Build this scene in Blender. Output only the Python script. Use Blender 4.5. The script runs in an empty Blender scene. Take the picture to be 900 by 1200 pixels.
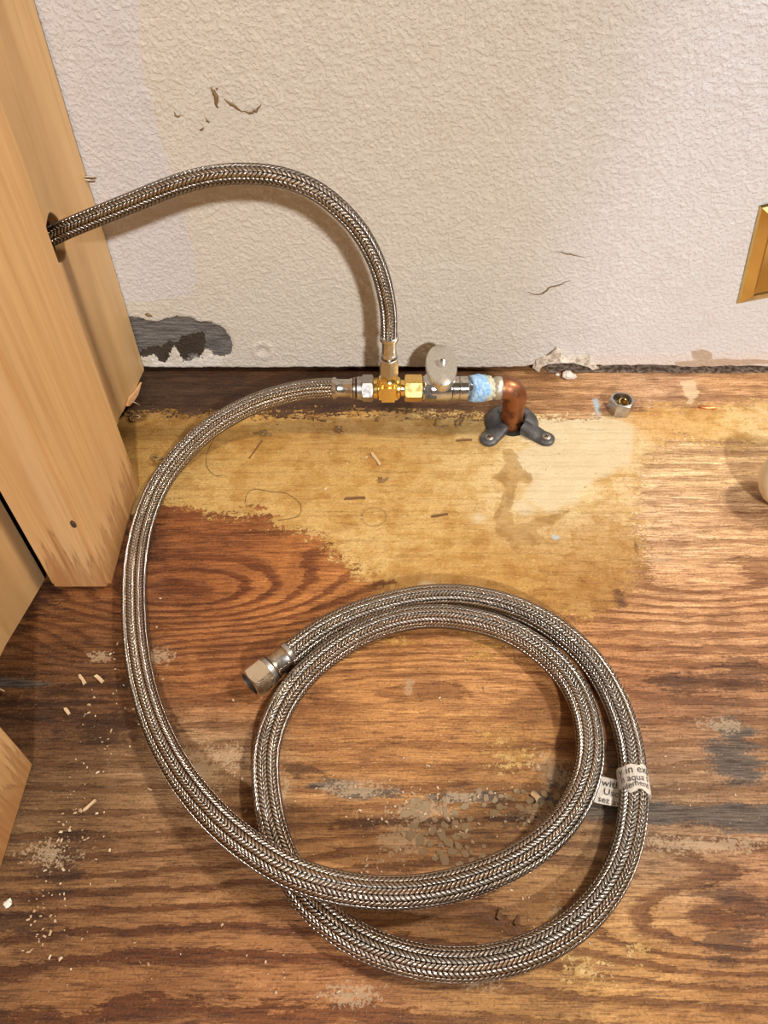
import bpy, bmesh, math, random
import numpy as np
from mathutils import Vector, Matrix
random.seed(7); rng = np.random.default_rng(11)
S = bpy.context.scene; COL = S.collection
PI = math.pi

# ---------------------------------------------------------------- camera, world, lights, exposure
PITCH = math.radians(49.4); H = 0.42; FPX = 900.0
cd = bpy.data.cameras.new('camera'); cam = bpy.data.objects.new('camera', cd); COL.objects.link(cam)
cam.location = (0, 0, H); cam.rotation_euler = (PI/2 - PITCH, 0, 0)
cd.sensor_fit = 'VERTICAL'; cd.sensor_height = 24.0; cd.lens = 24.0*FPX/1200.0
cd.clip_start = 0.01; cd.clip_end = 50
S.camera = cam

W = bpy.data.worlds.new('room_ambient'); S.world = W; W.use_nodes = True
bg = W.node_tree.nodes['Background']; bg.inputs[0].default_value = (1.0, 0.76, 0.50, 1); bg.inputs[1].default_value = 0.15

def lamp(name, loc, target, size, power, color):
    l = bpy.data.lights.new(name, 'AREA'); l.shape = 'DISK'; l.size = size; l.energy = power; l.color = color
    o = bpy.data.objects.new(name, l); COL.objects.link(o); o.location = loc
    o.rotation_euler = (Vector(target) - Vector(loc)).to_track_quat('-Z', 'Y').to_euler()
    return o
lamp('ceiling_light_kitchen', (0.74, -3.20, 2.56), (0, .45, .1), 0.19, 182, (1.0, 0.98, 0.965))
lamp('ceiling_light_sink', (1.50, 0.45, 2.15), (.0, .30, 0), 0.24, 50, (1.0, 0.88, 0.72))
S.view_settings.view_transform = 'Standard'; S.view_settings.look = 'None'
S.view_settings.exposure = 0.0; S.view_settings.gamma = 1.0; S.view_settings.use_curve_mapping = False

# ---------------------------------------------------------------- measuring helpers (photo pixel -> point on a known plane)
_F = np.array([0, math.cos(PITCH), -math.sin(PITCH)]); _U = np.array([0, math.sin(PITCH), math.cos(PITCH)])
def _ray(x, y): return _F + np.array([1., 0, 0])*(x-450)/FPX + _U*(600-y)/FPX
def at_z(x, y, z=0.0): d = _ray(x, y); return Vector((np.array([0, 0, H]) + d*((z-H)/d[2])).tolist())
def at_y(x, y, Y): d = _ray(x, y); return Vector((np.array([0, 0, H]) + d*(Y/d[1])).tolist())
def at_x(x, y, X): d = _ray(x, y); return Vector((np.array([0, 0, H]) + d*(X/d[0])).tolist())
def lin(c): return tuple(((v/255.)/12.92 if v/255. <= .04045 else ((v/255.+.055)/1.055)**2.4) for v in c)
WALL_Y = 0.518

# ---------------------------------------------------------------- mesh helpers
def link(name, me, mat=None, parent=None, smooth=False):
    if mat is not None and not me.materials: me.materials.append(mat)
    if smooth: me.polygons.foreach_set('use_smooth', [True]*len(me.polygons))
    o = bpy.data.objects.new(name, me); COL.objects.link(o)
    if parent: o.parent = parent
    return o
def from_bm(name, bm, mat=None, parent=None, smooth=False, sharp=None):
    bmesh.ops.recalc_face_normals(bm, faces=bm.faces[:])
    me = bpy.data.meshes.new(name); bm.to_mesh(me); bm.free()
    o = link(name, me, mat, parent, smooth)
    if sharp is not None: me.set_sharp_from_angle(angle=math.radians(sharp))
    return o
def pyd(name, v, f, mat=None, parent=None, smooth=False, sharp=None):
    me = bpy.data.meshes.new(name); me.from_pydata([tuple(a) for a in v], [], f); me.update()
    o = link(name, me, mat, parent, smooth)
    if sharp is not None: me.set_sharp_from_angle(angle=math.radians(sharp))
    return o
def thing(name, label, cat, loc=(0, 0, 0), group=None):
    o = bpy.data.objects.new(name, None); COL.objects.link(o); o.location = loc; o.empty_display_size = .02
    return tag(o, label, cat, group)
def tag(o, label, cat, group=None):
    o['label'] = label; o['category'] = cat
    if group: o['group'] = group
    return o
def adopt(o, parent):          # world-space mesh under a thing whose Empty sits at its base
    o.parent = parent; o.matrix_parent_inverse = Matrix.Translation(-Vector(parent.location)); return o
def frame(axis, hint=(0, 0, 1)):
    z = Vector(axis).normalized(); h = Vector(hint)
    if abs(z.dot(h)) > .95: h = Vector((0, 1, 0))
    x = h.cross(z).normalized(); y = z.cross(x); return x, y, z
def lathe(name, prof, org, axis, mat, parent=None, seg=32, rot=0., smooth=True, sharp=40, cap=True, hint=(0, 0, 1), sx=1., sy=1.):
    X, Y, Z = frame(axis, hint); org = Vector(org); v = []; f = []
    for (r, t) in prof:
        for i in range(seg):
            a = rot + 2*PI*i/seg
            v.append(org + X*(r*sx*math.cos(a)) + Y*(r*sy*math.sin(a)) + Z*t)
    n = len(prof)
    for k in range(n-1):
        for i in range(seg):
            j = (i+1) % seg
            f.append((k*seg+i, k*seg+j, (k+1)*seg+j, (k+1)*seg+i))
    if cap:
        f.append(tuple(reversed(range(seg)))); f.append(tuple((n-1)*seg+i for i in range(seg)))
    bm = bmesh.new(); vs = [bm.verts.new(q) for q in v]
    for q in f:
        try: bm.faces.new([vs[i] for i in q])
        except ValueError: pass
    o = from_bm(name, bm, mat, None, smooth, sharp if smooth else None)
    if parent: adopt(o, parent)
    return o
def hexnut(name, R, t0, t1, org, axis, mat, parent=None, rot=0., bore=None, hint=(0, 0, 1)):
    """six-sided nut: flats with corners turned down at both ends"""
    X, Y, Z = frame(axis, hint); org = Vector(org); bm = bmesh.new(); SEG = 48; ap = R*math.cos(PI/6)
    rings = []
    def ring(fn):
        rings.append([bm.verts.new(org + X*(fn(a)[0]*math.cos(rot+a)) + Y*(fn(a)[0]*math.sin(rot+a)) + Z*fn(a)[1]) for a in [2*PI*i/SEG for i in range(SEG)]])
    def hr(a):
        b = (a + PI/6) % (PI/3) - PI/6
        return ap/math.cos(b)
    c = R-ap
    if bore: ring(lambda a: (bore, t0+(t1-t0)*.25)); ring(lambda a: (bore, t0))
    ring(lambda a: (ap*.97, t0))
    ring(lambda a: (hr(a), t0 + .62*(hr(a)-ap*.97)))
    ring(lambda a: (hr(a), t1 - .62*(hr(a)-ap*.97)))
    ring(lambda a: (ap*.97, t1))
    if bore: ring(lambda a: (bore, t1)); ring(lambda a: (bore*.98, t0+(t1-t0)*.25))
    for k in range(len(rings)-1):
        for i in range(SEG):
            j = (i+1) % SEG; bm.faces.new((rings[k][i], rings[k][j], rings[k+1][j], rings[k+1][i]))
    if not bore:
        bm.faces.new(rings[0]); bm.faces.new(rings[-1])
    o = from_bm(name, bm, mat, None, True, 20)
    if parent: adopt(o, parent)
    return o
def prism(name, poly, thick, mat, parent=None, holes=(), tf=lambda a, b, c: (a, b, c), bevel=0., seg=2, sharp=35):
    """outline (a,b) extruded along c by thick; tf maps (a,b,c) to space"""
    bm = bmesh.new(); es = []
    for lp in [poly] + list(holes):
        vs = [bm.verts.new((p[0], p[1], 0)) for p in lp]
        es += [bm.edges.new((vs[i], vs[(i+1) % len(vs)])) for i in range(len(vs))]
    r = bmesh.ops.triangle_fill(bm, use_beauty=True, use_dissolve=False, edges=es)
    fs = [g for g in r['geom'] if isinstance(g, bmesh.types.BMFace)] or bm.faces[:]
    e = bmesh.ops.extrude_face_region(bm, geom=fs)
    for g in e['geom']:
        if isinstance(g, bmesh.types.BMVert): g.co.z += thick
    bmesh.ops.recalc_face_normals(bm, faces=bm.faces[:])
    if bevel:
        ed = [x for x in bm.edges if len(x.link_faces) == 2 and x.calc_face_angle(0) > .6]
        bmesh.ops.bevel(bm, geom=ed, offset=bevel, segments=seg, affect='EDGES', clamp_overlap=True)
    for v in bm.verts: v.co = Vector(tf(*v.co))
    o = from_bm(name, bm, mat, None, True, sharp)
    if parent: adopt(o, parent)
    return o
def box(name, lo, hi, mat, parent=None, bevel=.0008):
    return prism(name, [(lo[0], lo[1]), (hi[0], lo[1]), (hi[0], hi[1]), (lo[0], hi[1])], hi[2]-lo[2], mat, parent,
                 tf=lambda a, b, c: (a, b, c+lo[2]), bevel=bevel)

def spline(pts, step, smooth=0):
    P = np.array([tuple(p) for p in pts], float); n = len(P)
    Q = np.vstack([2*P[0]-P[1], P, 2*P[-1]-P[-2]]); out = []
    for i in range(n-1):
        a, b, c, d = Q[i:i+4]
        for t in np.linspace(0, 1, 24, endpoint=False):
            out.append(.5*((2*b)+(c-a)*t+(2*a-5*b+4*c-d)*t*t+(3*b-a-3*c+d)*t**3))
    out.append(P[-1]); out = np.array(out)
    s = np.r_[0, np.cumsum(np.linalg.norm(np.diff(out, axis=0), axis=1))]
    m = max(2, int(s[-1]/step)); t = np.linspace(0, s[-1], m+1)
    out = np.stack([np.interp(t, s, out[:, k]) for k in range(3)], 1)
    for _ in range(smooth):
        o2 = out.copy(); o2[1:-1] = .25*out[:-2]+.5*out[1:-1]+.25*out[2:]; out = o2
    return out
def frames(path):
    T = np.gradient(path, axis=0); T /= np.linalg.norm(T, axis=1)[:, None]
    N = np.zeros_like(T); n = np.cross(T[0], [0.3, 0.2, 1.]); n /= np.linalg.norm(n)
    for i in range(len(T)):
        n = n - T[i]*n.dot(T[i]); n /= np.linalg.norm(n); N[i] = n
    return T, N, np.cross(T, N)
def tube(name, path, r, mat, parent=None, seg=32, taper=None, cap=False):
    T, N, B = frames(path); n = len(path); a = np.linspace(0, 2*PI, seg+1)
    rr = np.full(n, r) if taper is None else np.array([taper(i/(n-1)) for i in range(n)])*r
    V = path[:, None, :] + rr[:, None, None]*(np.cos(a)[None, :, None]*N[:, None, :] + np.sin(a)[None, :, None]*B[:, None, :])
    L = np.r_[0, np.cumsum(np.linalg.norm(np.diff(path, axis=0), axis=1))]
    f = []; uv = []
    w = seg+1
    for k in range(n-1):
        for i in range(seg):
            f.append((k*w+i, k*w+i+1, (k+1)*w+i+1, (k+1)*w+i))
            uv += [(i/seg, L[k]), ((i+1)/seg, L[k]), ((i+1)/seg, L[k+1]), (i/seg, L[k+1])]
    me = bpy.data.meshes.new(name); me.from_pydata(V.reshape(-1, 3).tolist(), [], f)
    u = me.uv_layers.new(name='UVMap'); u.data.foreach_set('uv', np.array(uv).ravel())
    me.update()
    # the seam verts coincide; give them shared normals by smooth shading of merged copy
    o = link(name, me, mat, None, True)
    bm = bmesh.new(); bm.from_mesh(me); bmesh.ops.remove_doubles(bm, verts=bm.verts[:], dist=1e-7)
    if cap: bmesh.ops.holes_fill(bm, edges=bm.edges[:], sides=0)
    bmesh.ops.recalc_face_normals(bm, faces=bm.faces[:]); bm.to_mesh(me); bm.free()
    me.polygons.foreach_set('use_smooth', [True]*len(me.polygons))
    if parent: adopt(o, parent)
    return o

# ---------------------------------------------------------------- material helpers
class NT:
    def __init__(s, name):
        s.m = bpy.data.materials.new(name); s.m.use_nodes = True; s.t = s.m.node_tree; s.n = s.t.nodes
        s.b = s.n['Principled BSDF']
    def put(s, sock, v):
        if isinstance(v, bpy.types.NodeSocket): s.t.links.new(v, sock)
        elif isinstance(v, (tuple, list)) and sock.type == 'RGBA': sock.default_value = (*v[:3], 1)
        else: sock.default_value = v
    def math(s, op, a, b=None, c=None, clamp=False):
        n = s.n.new('ShaderNodeMath'); n.operation = op; n.use_clamp = clamp
        for i, v in enumerate((a, b, c)):
            if v is not None: s.put(n.inputs[i], v)
        return n.outputs[0]
    def sstep(s, v, a, b, o0=0., o1=1.):
        n = s.n.new('ShaderNodeMapRange'); n.interpolation_type = 'SMOOTHSTEP'
        for i, q in enumerate((v, a, b, o0, o1)): s.put(n.inputs[i], q)
        return n.outputs[0]
    def mix(s, f, a, b, mode='MIX'):
        n = s.n.new('ShaderNodeMix'); n.data_type = 'RGBA'; n.blend_type = mode; n.clamp_factor = True
        s.put(n.inputs[0], f); s.put(n.inputs[6], a); s.put(n.inputs[7], b); return n.outputs[2]
    def attr(s, name):
        n = s.n.new('ShaderNodeAttribute'); n.attribute_name = name; return n
    def sep(s, v):
        n = s.n.new('ShaderNodeSeparateXYZ'); s.put(n.inputs[0], v); return n.outputs
    def coord(s, scale=(1, 1, 1), kind='Object'):
        c = s.n.new('ShaderNodeTexCoord'); m = s.n.new('ShaderNodeMapping'); m.inputs['Scale'].default_value = scale
        s.t.links.new(c.outputs[kind], m.inputs[0]); return m.outputs[0]
    def noise(s, vec, scale=1., detail=3., rough=.55, dist=0.):
        n = s.n.new('ShaderNodeTexNoise'); s.put(n.inputs['Vector'], vec); n.inputs['Scale'].default_value = scale
        n.inputs['Detail'].default_value = detail; n.inputs['Roughness'].default_value = rough; n.inputs['Distortion'].default_value = dist
        return n.outputs[0]
    def voro(s, vec, scale, feature='F1'):
        n = s.n.new('ShaderNodeTexVoronoi'); n.feature = feature; s.put(n.inputs['Vector'], vec); n.inputs['Scale'].default_value = scale
        return n.outputs[0]
    def bump(s, h, dist, strength=1.):
        n = s.n.new('ShaderNodeBump'); n.inputs['Strength'].default_value = strength; n.inputs['Distance'].default_value = dist
        s.put(n.inputs['Height'], h); s.t.links.new(n.outputs[0], s.b.inputs['Normal']); return n
    def set(s, **k):
        for a, v in k.items(): s.put(s.b.inputs[a.replace('_', ' ')], v)
        return s.m

def metal(name, rgb, rough=.25, blotch=.12, dark=None, scale=160.):
    t = NT(name); c = t.coord(); n = t.noise(c, scale, 4)
    d = dark or tuple(v*.45 for v in rgb)
    return t.set(Base_Color=t.mix(t.sstep(n, .5, .75, 0., blotch*3), rgb, d), Metallic=1.0,
                 Roughness=t.sstep(n, .3, .75, rough*.75, rough*1.5))

def braid(name, pairs, pitch, k, steel):
    t = NT(name); c = t.n.new('ShaderNodeTexCoord'); x, y, _ = t.sep(c.outputs['UV'])
    u = t.math('MULTIPLY', x, pairs)
    tri = t.math('MULTIPLY', t.math('ABSOLUTE', t.math('SUBTRACT', t.math('FRACT', u), .5)), 2.)
    ph = t.math('ADD', t.math('DIVIDE', y, pitch), t.math('MULTIPLY', tri, k))
    sf = t.math('FRACT', ph); a = t.math('SUBTRACT', t.math('MULTIPLY', sf, 2.), 1.)
    hs = t.math('SUBTRACT', 1., t.math('POWER', t.math('ABSOLUTE', a), 2.2))
    cc = t.math('SUBTRACT', t.math('MULTIPLY', t.math('FRACT', t.math('MULTIPLY', u, 2.)), 2.), 1.)
    hc = t.math('SUBTRACT', 1., t.math('POWER', t.math('ABSOLUTE', cc), 3.))
    hgt = t.math('MULTIPLY', t.math('POWER', hs, .7), t.math('ADD', .3, t.math('MULTIPLY', hc, .7)))
    wires = t.math('MULTIPLY', t.math('SINE', t.math('MULTIPLY', ph, 2*PI*5)), .05)
    h2 = t.math('ADD', hgt, t.math('MULTIPLY', wires, hs))
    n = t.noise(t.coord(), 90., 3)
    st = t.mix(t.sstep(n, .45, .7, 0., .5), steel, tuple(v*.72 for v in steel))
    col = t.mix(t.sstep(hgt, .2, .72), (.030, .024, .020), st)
    t.bump(h2, .0012, 1.)
    return t.set(Base_Color=col, Metallic=1.0, Roughness=.21, Specular_Tint=(.42, .38, .34))

steel = metal('worn_steel', (.56, .54, .52), .24, .1)
steel_dull = metal('dull_nickel', (.52, .50, .48), .33, .2)
chrome = metal('pitted_chrome', (.62, .61, .60), .16, .12, (.22, .2, .18), 320.)
brass = metal('bright_brass', (.88, .66, .24), .2, .1, (.45, .29, .08))
brass_dull = metal('brass_nut', (.88, .60, .22), .26, .12, (.4, .22, .06))
copper = metal('tarnished_copper', (.34, .145, .072), .44, .3, (.10, .045, .03), 110.)
solder = metal('dull_solder', (.58, .55, .48), .5, .2, (.3, .27, .22))
bronze = metal('brown_steel_band', (.36, .29, .22), .3, .15)
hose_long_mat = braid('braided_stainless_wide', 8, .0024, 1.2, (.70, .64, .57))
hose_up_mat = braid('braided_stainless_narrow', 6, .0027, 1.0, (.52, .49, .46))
screw_mat = metal('screw_zinc', (.45, .40, .34), .4, .2)
dark_mat = NT('shade_black').set(Base_Color=(.012, .009, .007), Roughness=.9)  # near-black that paints shade into recesses and the flange gap

# ================================================================= SETTING
# ---- value noise used to shape stains on the floor and marks on the wall
def vnoise(x, y, seed=0):
    r = np.random.default_rng(seed).random((256, 256)); xi = np.floor(x).astype(int); yi = np.floor(y).astype(int)
    fx = x-xi; fy = y-yi; fx = fx*fx*(3-2*fx); fy = fy*fy*(3-2*fy)
    g = lambda a, b: r[a & 255, b & 255]
    return (g(xi, yi)*(1-fx)+g(xi+1, yi)*fx)*(1-fy)+(g(xi, yi+1)*(1-fx)+g(xi+1, yi+1)*fx)*fy
def fbm(x, y, seed=0, oct=4):
    s = 0; a = .5; t = 0
    for o in range(oct): s = s + a*vnoise(x*2**o, y*2**o, seed+o*17); t += a; a *= .55
    return s/t
def sdf(poly, X, Y):           # >0 inside, metres
    d = np.full(X.shape, 1e9); ins = np.zeros(X.shape, bool); n = len(poly)
    for i in range(n):
        (x0, y0), (x1, y1) = poly[i], poly[(i+1) % n]; ex, ey = x1-x0, y1-y0
        t = np.clip(((X-x0)*ex+(Y-y0)*ey)/(ex*ex+ey*ey+1e-12), 0, 1)
        d = np.minimum(d, np.hypot(X-x0-t*ex, Y-y0-t*ey))
        c = (y0 > Y) != (y1 > Y)
        ins ^= c & (X < (x1-x0)*(Y-y0)/(y1-y0+1e-12)+x0)
    return np.where(ins, d, -d)
def fl(pts): return [tuple(at_z(*p)[:2]) for p in pts]
def rbf(ctrl, X, Y, sig):
    acc = np.zeros(X.shape+(3,)); w = np.zeros(X.shape)
    for (p, c) in ctrl:
        q = at_z(*p); g = np.exp(-(((X-q.x)/(sig*1.25))**2+((Y-q.y)/sig)**2))+1e-9
        acc += g[..., None]*np.array(lin(c)); w += g
    return acc/w[..., None]
def setattr_(me, name, arr, rgb=False):
    if rgb:
        a = me.attributes.new(name, 'FLOAT_COLOR', 'POINT'); z = np.ones((arr.shape[0], 4)); z[:, :3] = arr
        a.data.foreach_set('color', z.ravel())
    else:
        a = me.attributes.new(name, 'FLOAT', 'POINT'); a.data.foreach_set('value', np.ascontiguousarray(arr, dtype=np.float32))
def grid_mesh(name, XX, YY, ZZ):
    ny, nx = XX.shape; idx = np.arange(nx*ny).reshape(ny, nx)
    q = np.stack([idx[:-1, :-1], idx[:-1, 1:], idx[1:, 1:], idx[1:, :-1]], -1).reshape(-1, 4)
    me = bpy.data.meshes.new(name); me.vertices.add(nx*ny)
    me.vertices.foreach_set('co', np.stack([XX, YY, ZZ], -1).reshape(-1).astype(np.float32))
    me.loops.add(q.size); me.loops.foreach_set('vertex_index', q.ravel().astype(np.int32))
    me.polygons.add(len(q)); me.polygons.foreach_set('loop_start', (np.arange(len(q))*4).astype(np.int32))
    me.update(calc_edges=True); me.validate(); return me

# ---- floor: old plywood with glue film, water stains, grey seam
def floor_build():
    xs = np.r_[np.linspace(-1.1, -.38, 20, endpoint=False), np.arange(-.38, .38, .00125), np.linspace(.38, 1.1, 20)]
    ys = np.r_[np.linspace(-1.0, .0, 24, endpoint=False), np.arange(.0, .545, .00125), [.56, .6]]
    X, Y = np.meshgrid(xs, ys)
    # wood colour under everything; darker lower left holds some painted light falloff
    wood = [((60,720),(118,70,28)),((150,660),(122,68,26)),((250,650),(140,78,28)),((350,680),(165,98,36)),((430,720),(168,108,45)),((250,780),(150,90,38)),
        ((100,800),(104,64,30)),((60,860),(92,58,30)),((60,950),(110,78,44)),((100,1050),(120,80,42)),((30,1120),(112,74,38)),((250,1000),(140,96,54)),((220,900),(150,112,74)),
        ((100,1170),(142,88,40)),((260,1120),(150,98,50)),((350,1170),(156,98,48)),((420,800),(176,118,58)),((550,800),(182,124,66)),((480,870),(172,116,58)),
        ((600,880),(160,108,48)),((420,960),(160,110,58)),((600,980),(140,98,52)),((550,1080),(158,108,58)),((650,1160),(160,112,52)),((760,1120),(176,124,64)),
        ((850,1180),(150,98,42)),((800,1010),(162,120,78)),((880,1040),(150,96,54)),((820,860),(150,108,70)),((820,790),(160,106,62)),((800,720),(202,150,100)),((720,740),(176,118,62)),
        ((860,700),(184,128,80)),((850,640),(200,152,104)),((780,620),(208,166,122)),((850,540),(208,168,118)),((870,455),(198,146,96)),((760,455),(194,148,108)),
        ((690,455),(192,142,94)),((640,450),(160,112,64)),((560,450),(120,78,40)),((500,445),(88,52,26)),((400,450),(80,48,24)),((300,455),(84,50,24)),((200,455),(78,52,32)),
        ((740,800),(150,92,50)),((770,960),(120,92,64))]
    coat = [((150,500),(160,122,58)),((170,540),(168,130,62)),((300,520),(194,152,74)),((250,575),(198,162,92)),((400,500),(190,150,80)),((450,540),(196,154,78)),((450,610),(208,172,102)),
        ((370,580),(202,164,92)),((540,620),(202,162,86)),((600,680),(192,146,64)),((700,680),(182,136,64)),((660,640),(192,150,82)),((680,515),(232,212,168)),((640,560),(232,212,164)),
        ((620,600),(220,196,144)),((730,560),(220,188,132)),((560,555),(214,182,116)),((520,500),(196,164,100)),((830,495),(222,182,104)),((890,500),(226,196,140)),((780,480),(214,166,96))]
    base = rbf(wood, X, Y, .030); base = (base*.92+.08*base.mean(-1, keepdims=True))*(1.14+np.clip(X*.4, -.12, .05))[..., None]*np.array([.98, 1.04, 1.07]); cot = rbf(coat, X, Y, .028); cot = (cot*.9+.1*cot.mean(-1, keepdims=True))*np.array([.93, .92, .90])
    # plywood figure: contours of a warped height field give the cathedral arches
    ph = (Y + .010*(fbm(X*4, Y*9, 3)-.5) + .004*(fbm(X*14, Y*40, 5)-.5))/.0125
    def hill(px, py, sx, sy, a):
        q = at_z(px, py); return a*np.exp(-((X-q.x)/sx)**2-((Y-q.y)/sy)**2)
    ph = ph + hill(210, 700, .10, .032, 6.5) + hill(120, 760, .035, .012, 2.6) - hill(620, 1010, .12, .02, 2.0) + hill(500, 800, .10, .018, -3.2) \
        + hill(820, 690, .08, .020, 2.6) + hill(860, 1090, .07, .022, 2.8) + hill(180, 1110, .16, .03, -1.6)
    gs = np.full(X.shape, .55)
    def soft(px, py, sx, sy, a): return hill(px, py, sx, sy, a)
    gs += soft(300, 700, .12, .05, .45)+soft(180, 1120, .18, .06, .55)+soft(830, 700, .1, .06, .3)+soft(840, 1080, .08, .05, .35)-soft(760, 600, .05, .04, .3)-soft(700, 450, .3, .02, .25)
    # glue film
    film = sdf(fl([(120,486),(250,485),(420,484),(560,486),(640,486),(700,488),(745,482),(800,474),(910,470),(915,520),(850,522),(800,512),(765,530),(752,565),(752,620),(760,655),
                   (748,690),(715,712),(670,722),(640,735),(590,742),(540,742),(480,705),(448,690),(418,676),(396,655),(380,632),(352,622),(325,612),(298,602),(250,606),(215,594),(188,590),(170,600),(120,600)]), X, Y)
    # loose islands of film inside the coil and at the lower right
    for (px, py, s) in [(565,762,.007),(470,745,.005),(600,890,.008),(580,870,.006),(690,1130,.008),(740,1115,.005)]:
        q = at_z(px, py); film = np.maximum(film, s-np.hypot((X-q.x)/1.7, Y-q.y)-.003)
    film = film + .016*(fbm(X*45, Y*120, 21)-.5) + .010*(fbm(X*160, Y*330, 22)-.5)
    # pale cream skin and the brown water run below the flange
    pale = sdf(fl([(600,500),(700,486),(745,500),(735,545),(700,560),(672,590),(640,600),(612,585),(625,560),(598,535),(640,520)]), X, Y)+.010*(fbm(X*60, Y*80, 31)-.5)
    for (px, py, s) in [(560,608,.004),(615,595,.007),(500,690,.005),(590,742,.005),(640,590,.006)]:
        q = at_z(px, py); pale = np.maximum(pale, s-np.hypot((X-q.x)/1.2, Y-q.y))
    run = sdf(fl([(588,525),(600,527),(612,548),(622,556),(620,568),(606,566),(602,580),(598,600),(606,612),(640,606),(664,600),(660,608),(630,622),(640,636),(600,640),(580,625),(576,606),(588,590),(590,565),(578,560),(590,545)]), X, Y)+.005*(fbm(X*90, Y*110, 41)-.5)
    # dark and grey stains
    def blobs(lst, seed, amp, fx=30, fy=90):
        d = np.full(X.shape, -1.)
        for (px, py, sx, sy) in lst:
            q = at_z(px, py); d = np.maximum(d, 1-np.sqrt(((X-q.x)/sx)**2+((Y-q.y)/sy)**2))
        return d + amp*(fbm(X*fx, Y*fy, seed)-.5)
    grey = blobs([(855,890,.021,.020),(860,860,.016,.016),(800,953,.06,.0075),(870,958,.06,.010),(720,945,.03,.006),(430,930,.030,.0045),(385,922,.02,.004),(640,935,.014,.006),(655,915,.008,.010),(560,935,.03,.004),(20,800,.03,.004)], 51, .9)
    grey = np.maximum(grey, -.7)
    dark = blobs([(30,700,.03,.03),(15,800,.035,.008),(60,830,.05,.018),(130,850,.03,.014),(165,640,.018,.04),(70,1010,.02,.02),(20,1080,.03,.010),(700,800,.016,.02),(725,700,.008,.012),(745,640,.003,.012),(860,1110,.02,.012),(870,1050,.03,.006),
                  (600,960,.03,.008),(480,962,.05,.006),(350,905,.02,.006),(160,490,.014,.010),(185,545,.010,.005),(300,508,.006,.004),(395,505,.006,.004),(820,800,.05,.010),(870,790,.03,.014),(140,800,.05,.006),(200,860,.012,.014)], 61, .75)
    dark = np.maximum(dark, -.6)
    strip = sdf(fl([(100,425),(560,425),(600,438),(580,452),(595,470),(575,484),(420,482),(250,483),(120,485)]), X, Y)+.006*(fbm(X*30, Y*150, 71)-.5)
    # dusty whitish residue
    dust = blobs([(235,905,.022,.020),(270,890,.016,.014),(480,805,.005,.010),(500,948,.026,.007),(540,935,.02,.006),(650,900,.014,.012),(420,925,.03,.006),(650,1075,.006,.012),(420,1165,.02,.006),(560,1145,.014,.008),(850,850,.02,.006),(830,990,.06,.006),
                  (180,770,.016,.008),(60,1000,.02,.010),(330,930,.008,.01),(770,655,.010,.006),(120,770,.012,.006),(470,985,.02,.012),(640,960,.02,.01)], 81, .9, 60, 110)
    dust = np.maximum(dust, -.45)
    blue = np.maximum(sdf(fl([(693,468),(700,465),(704,474),(703,486),(705,492),(701,493),(697,482)]), X, Y), .0032-np.hypot(X-at_z(651,630).x, Y-at_z(651,630).y))+.001*(fbm(X*200, Y*200, 91)-.5)
    cream = sdf(fl([(797,446),(815,444),(818,454),(822,458),(816,468),(808,474),(802,464),(800,456)]), X, Y)+.002*(fbm(X*60, Y*260, 92)-.5)
    q = at_z(438, 606); ringm = .0011-np.abs(np.hypot(X-q.x, Y-q.y)-.0088)
    Z = np.where((film > 0), .0004*np.clip(film/.001, 0, 1), 0)
    far = (np.abs(X) > .385) | (Y < 0)
    Z = np.where(far, 0, Z)
    me = grid_mesh('floor', X, Y, Z); n = X.size; R = lambda a: a.reshape(n)
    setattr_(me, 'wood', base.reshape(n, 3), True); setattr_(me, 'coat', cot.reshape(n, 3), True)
    for nm, a in (('figure', ph), ('gstr', gs), ('film', film/.01), ('pale', pale/.01), ('run', run/.01), ('grey', grey), ('dark', dark), ('strip', strip/.01), ('dust', dust),
                  ('blue', blue/.001), ('cream', cream/.001), ('ring', ringm/.001)): setattr_(me, nm, R(a))
    t = NT('stained_plywood'); A = lambda k: t.attr(k).outputs['Fac']
    fine = t.noise(t.coord((60, 900, 1)), 1., 4, .6)            # fibres along the boards
    mid = t.noise(t.coord((28, 210, 1)), 1., 4, .62)
    iso = t.noise(t.coord(), 260., 4, .6); iso2 = t.noise(t.coord(), 70., 4, .6); grit = t.noise(t.coord(), 900., 2, .5)
    wig = t.noise(t.coord((30, 150, 1)), 1., 7, .78)
    p = t.math('ADD', A('figure'), t.math('MULTIPLY', t.math('SUBTRACT', wig, .5), 1.35))
    fr = t.math('FRACT', p)
    late = t.math('MULTIPLY', t.sstep(fr, .42, .66), t.math('SUBTRACT', 1., t.sstep(fr, .86, .92)))
    early = t.math('MULTIPLY', late, A('gstr'))
    strk = t.noise(t.coord((13, 150, 1)), 1., 6, .68); strk2 = t.noise(t.coord((19, 230, 7)), 1.3, 6, .7); speck = t.noise(t.coord(), 650., 5, .65); blot = t.noise(t.coord(), 26., 5, .6)
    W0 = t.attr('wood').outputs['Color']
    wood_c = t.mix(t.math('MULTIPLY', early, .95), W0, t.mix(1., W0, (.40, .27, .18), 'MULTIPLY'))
    wood_c = t.mix(t.sstep(strk, .49, .545, 0., .5), wood_c, t.mix(1., wood_c, (.55, .46, .40), 'MULTIPLY'))
    wood_c = t.mix(t.sstep(strk2, .525, .565, 0., .7), wood_c, t.mix(1., wood_c, (1.45, 1.6, 1.8), 'MULTIPLY'))
    wood_c = t.mix(t.sstep(fine, .52, .60, 0., .75), wood_c, t.mix(1., wood_c, (.42, .35, .30), 'MULTIPLY'))
    wood_c = t.mix(t.sstep(blot, .50, .58, 0., .45), wood_c, t.mix(1., wood_c, (.62, .56, .52), 'MULTIPLY'))
    wood_c = t.mix(t.sstep(speck, .55, .62, 0., .6), wood_c, t.mix(1., wood_c, (.4, .34, .30), 'MULTIPLY'))
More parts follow.
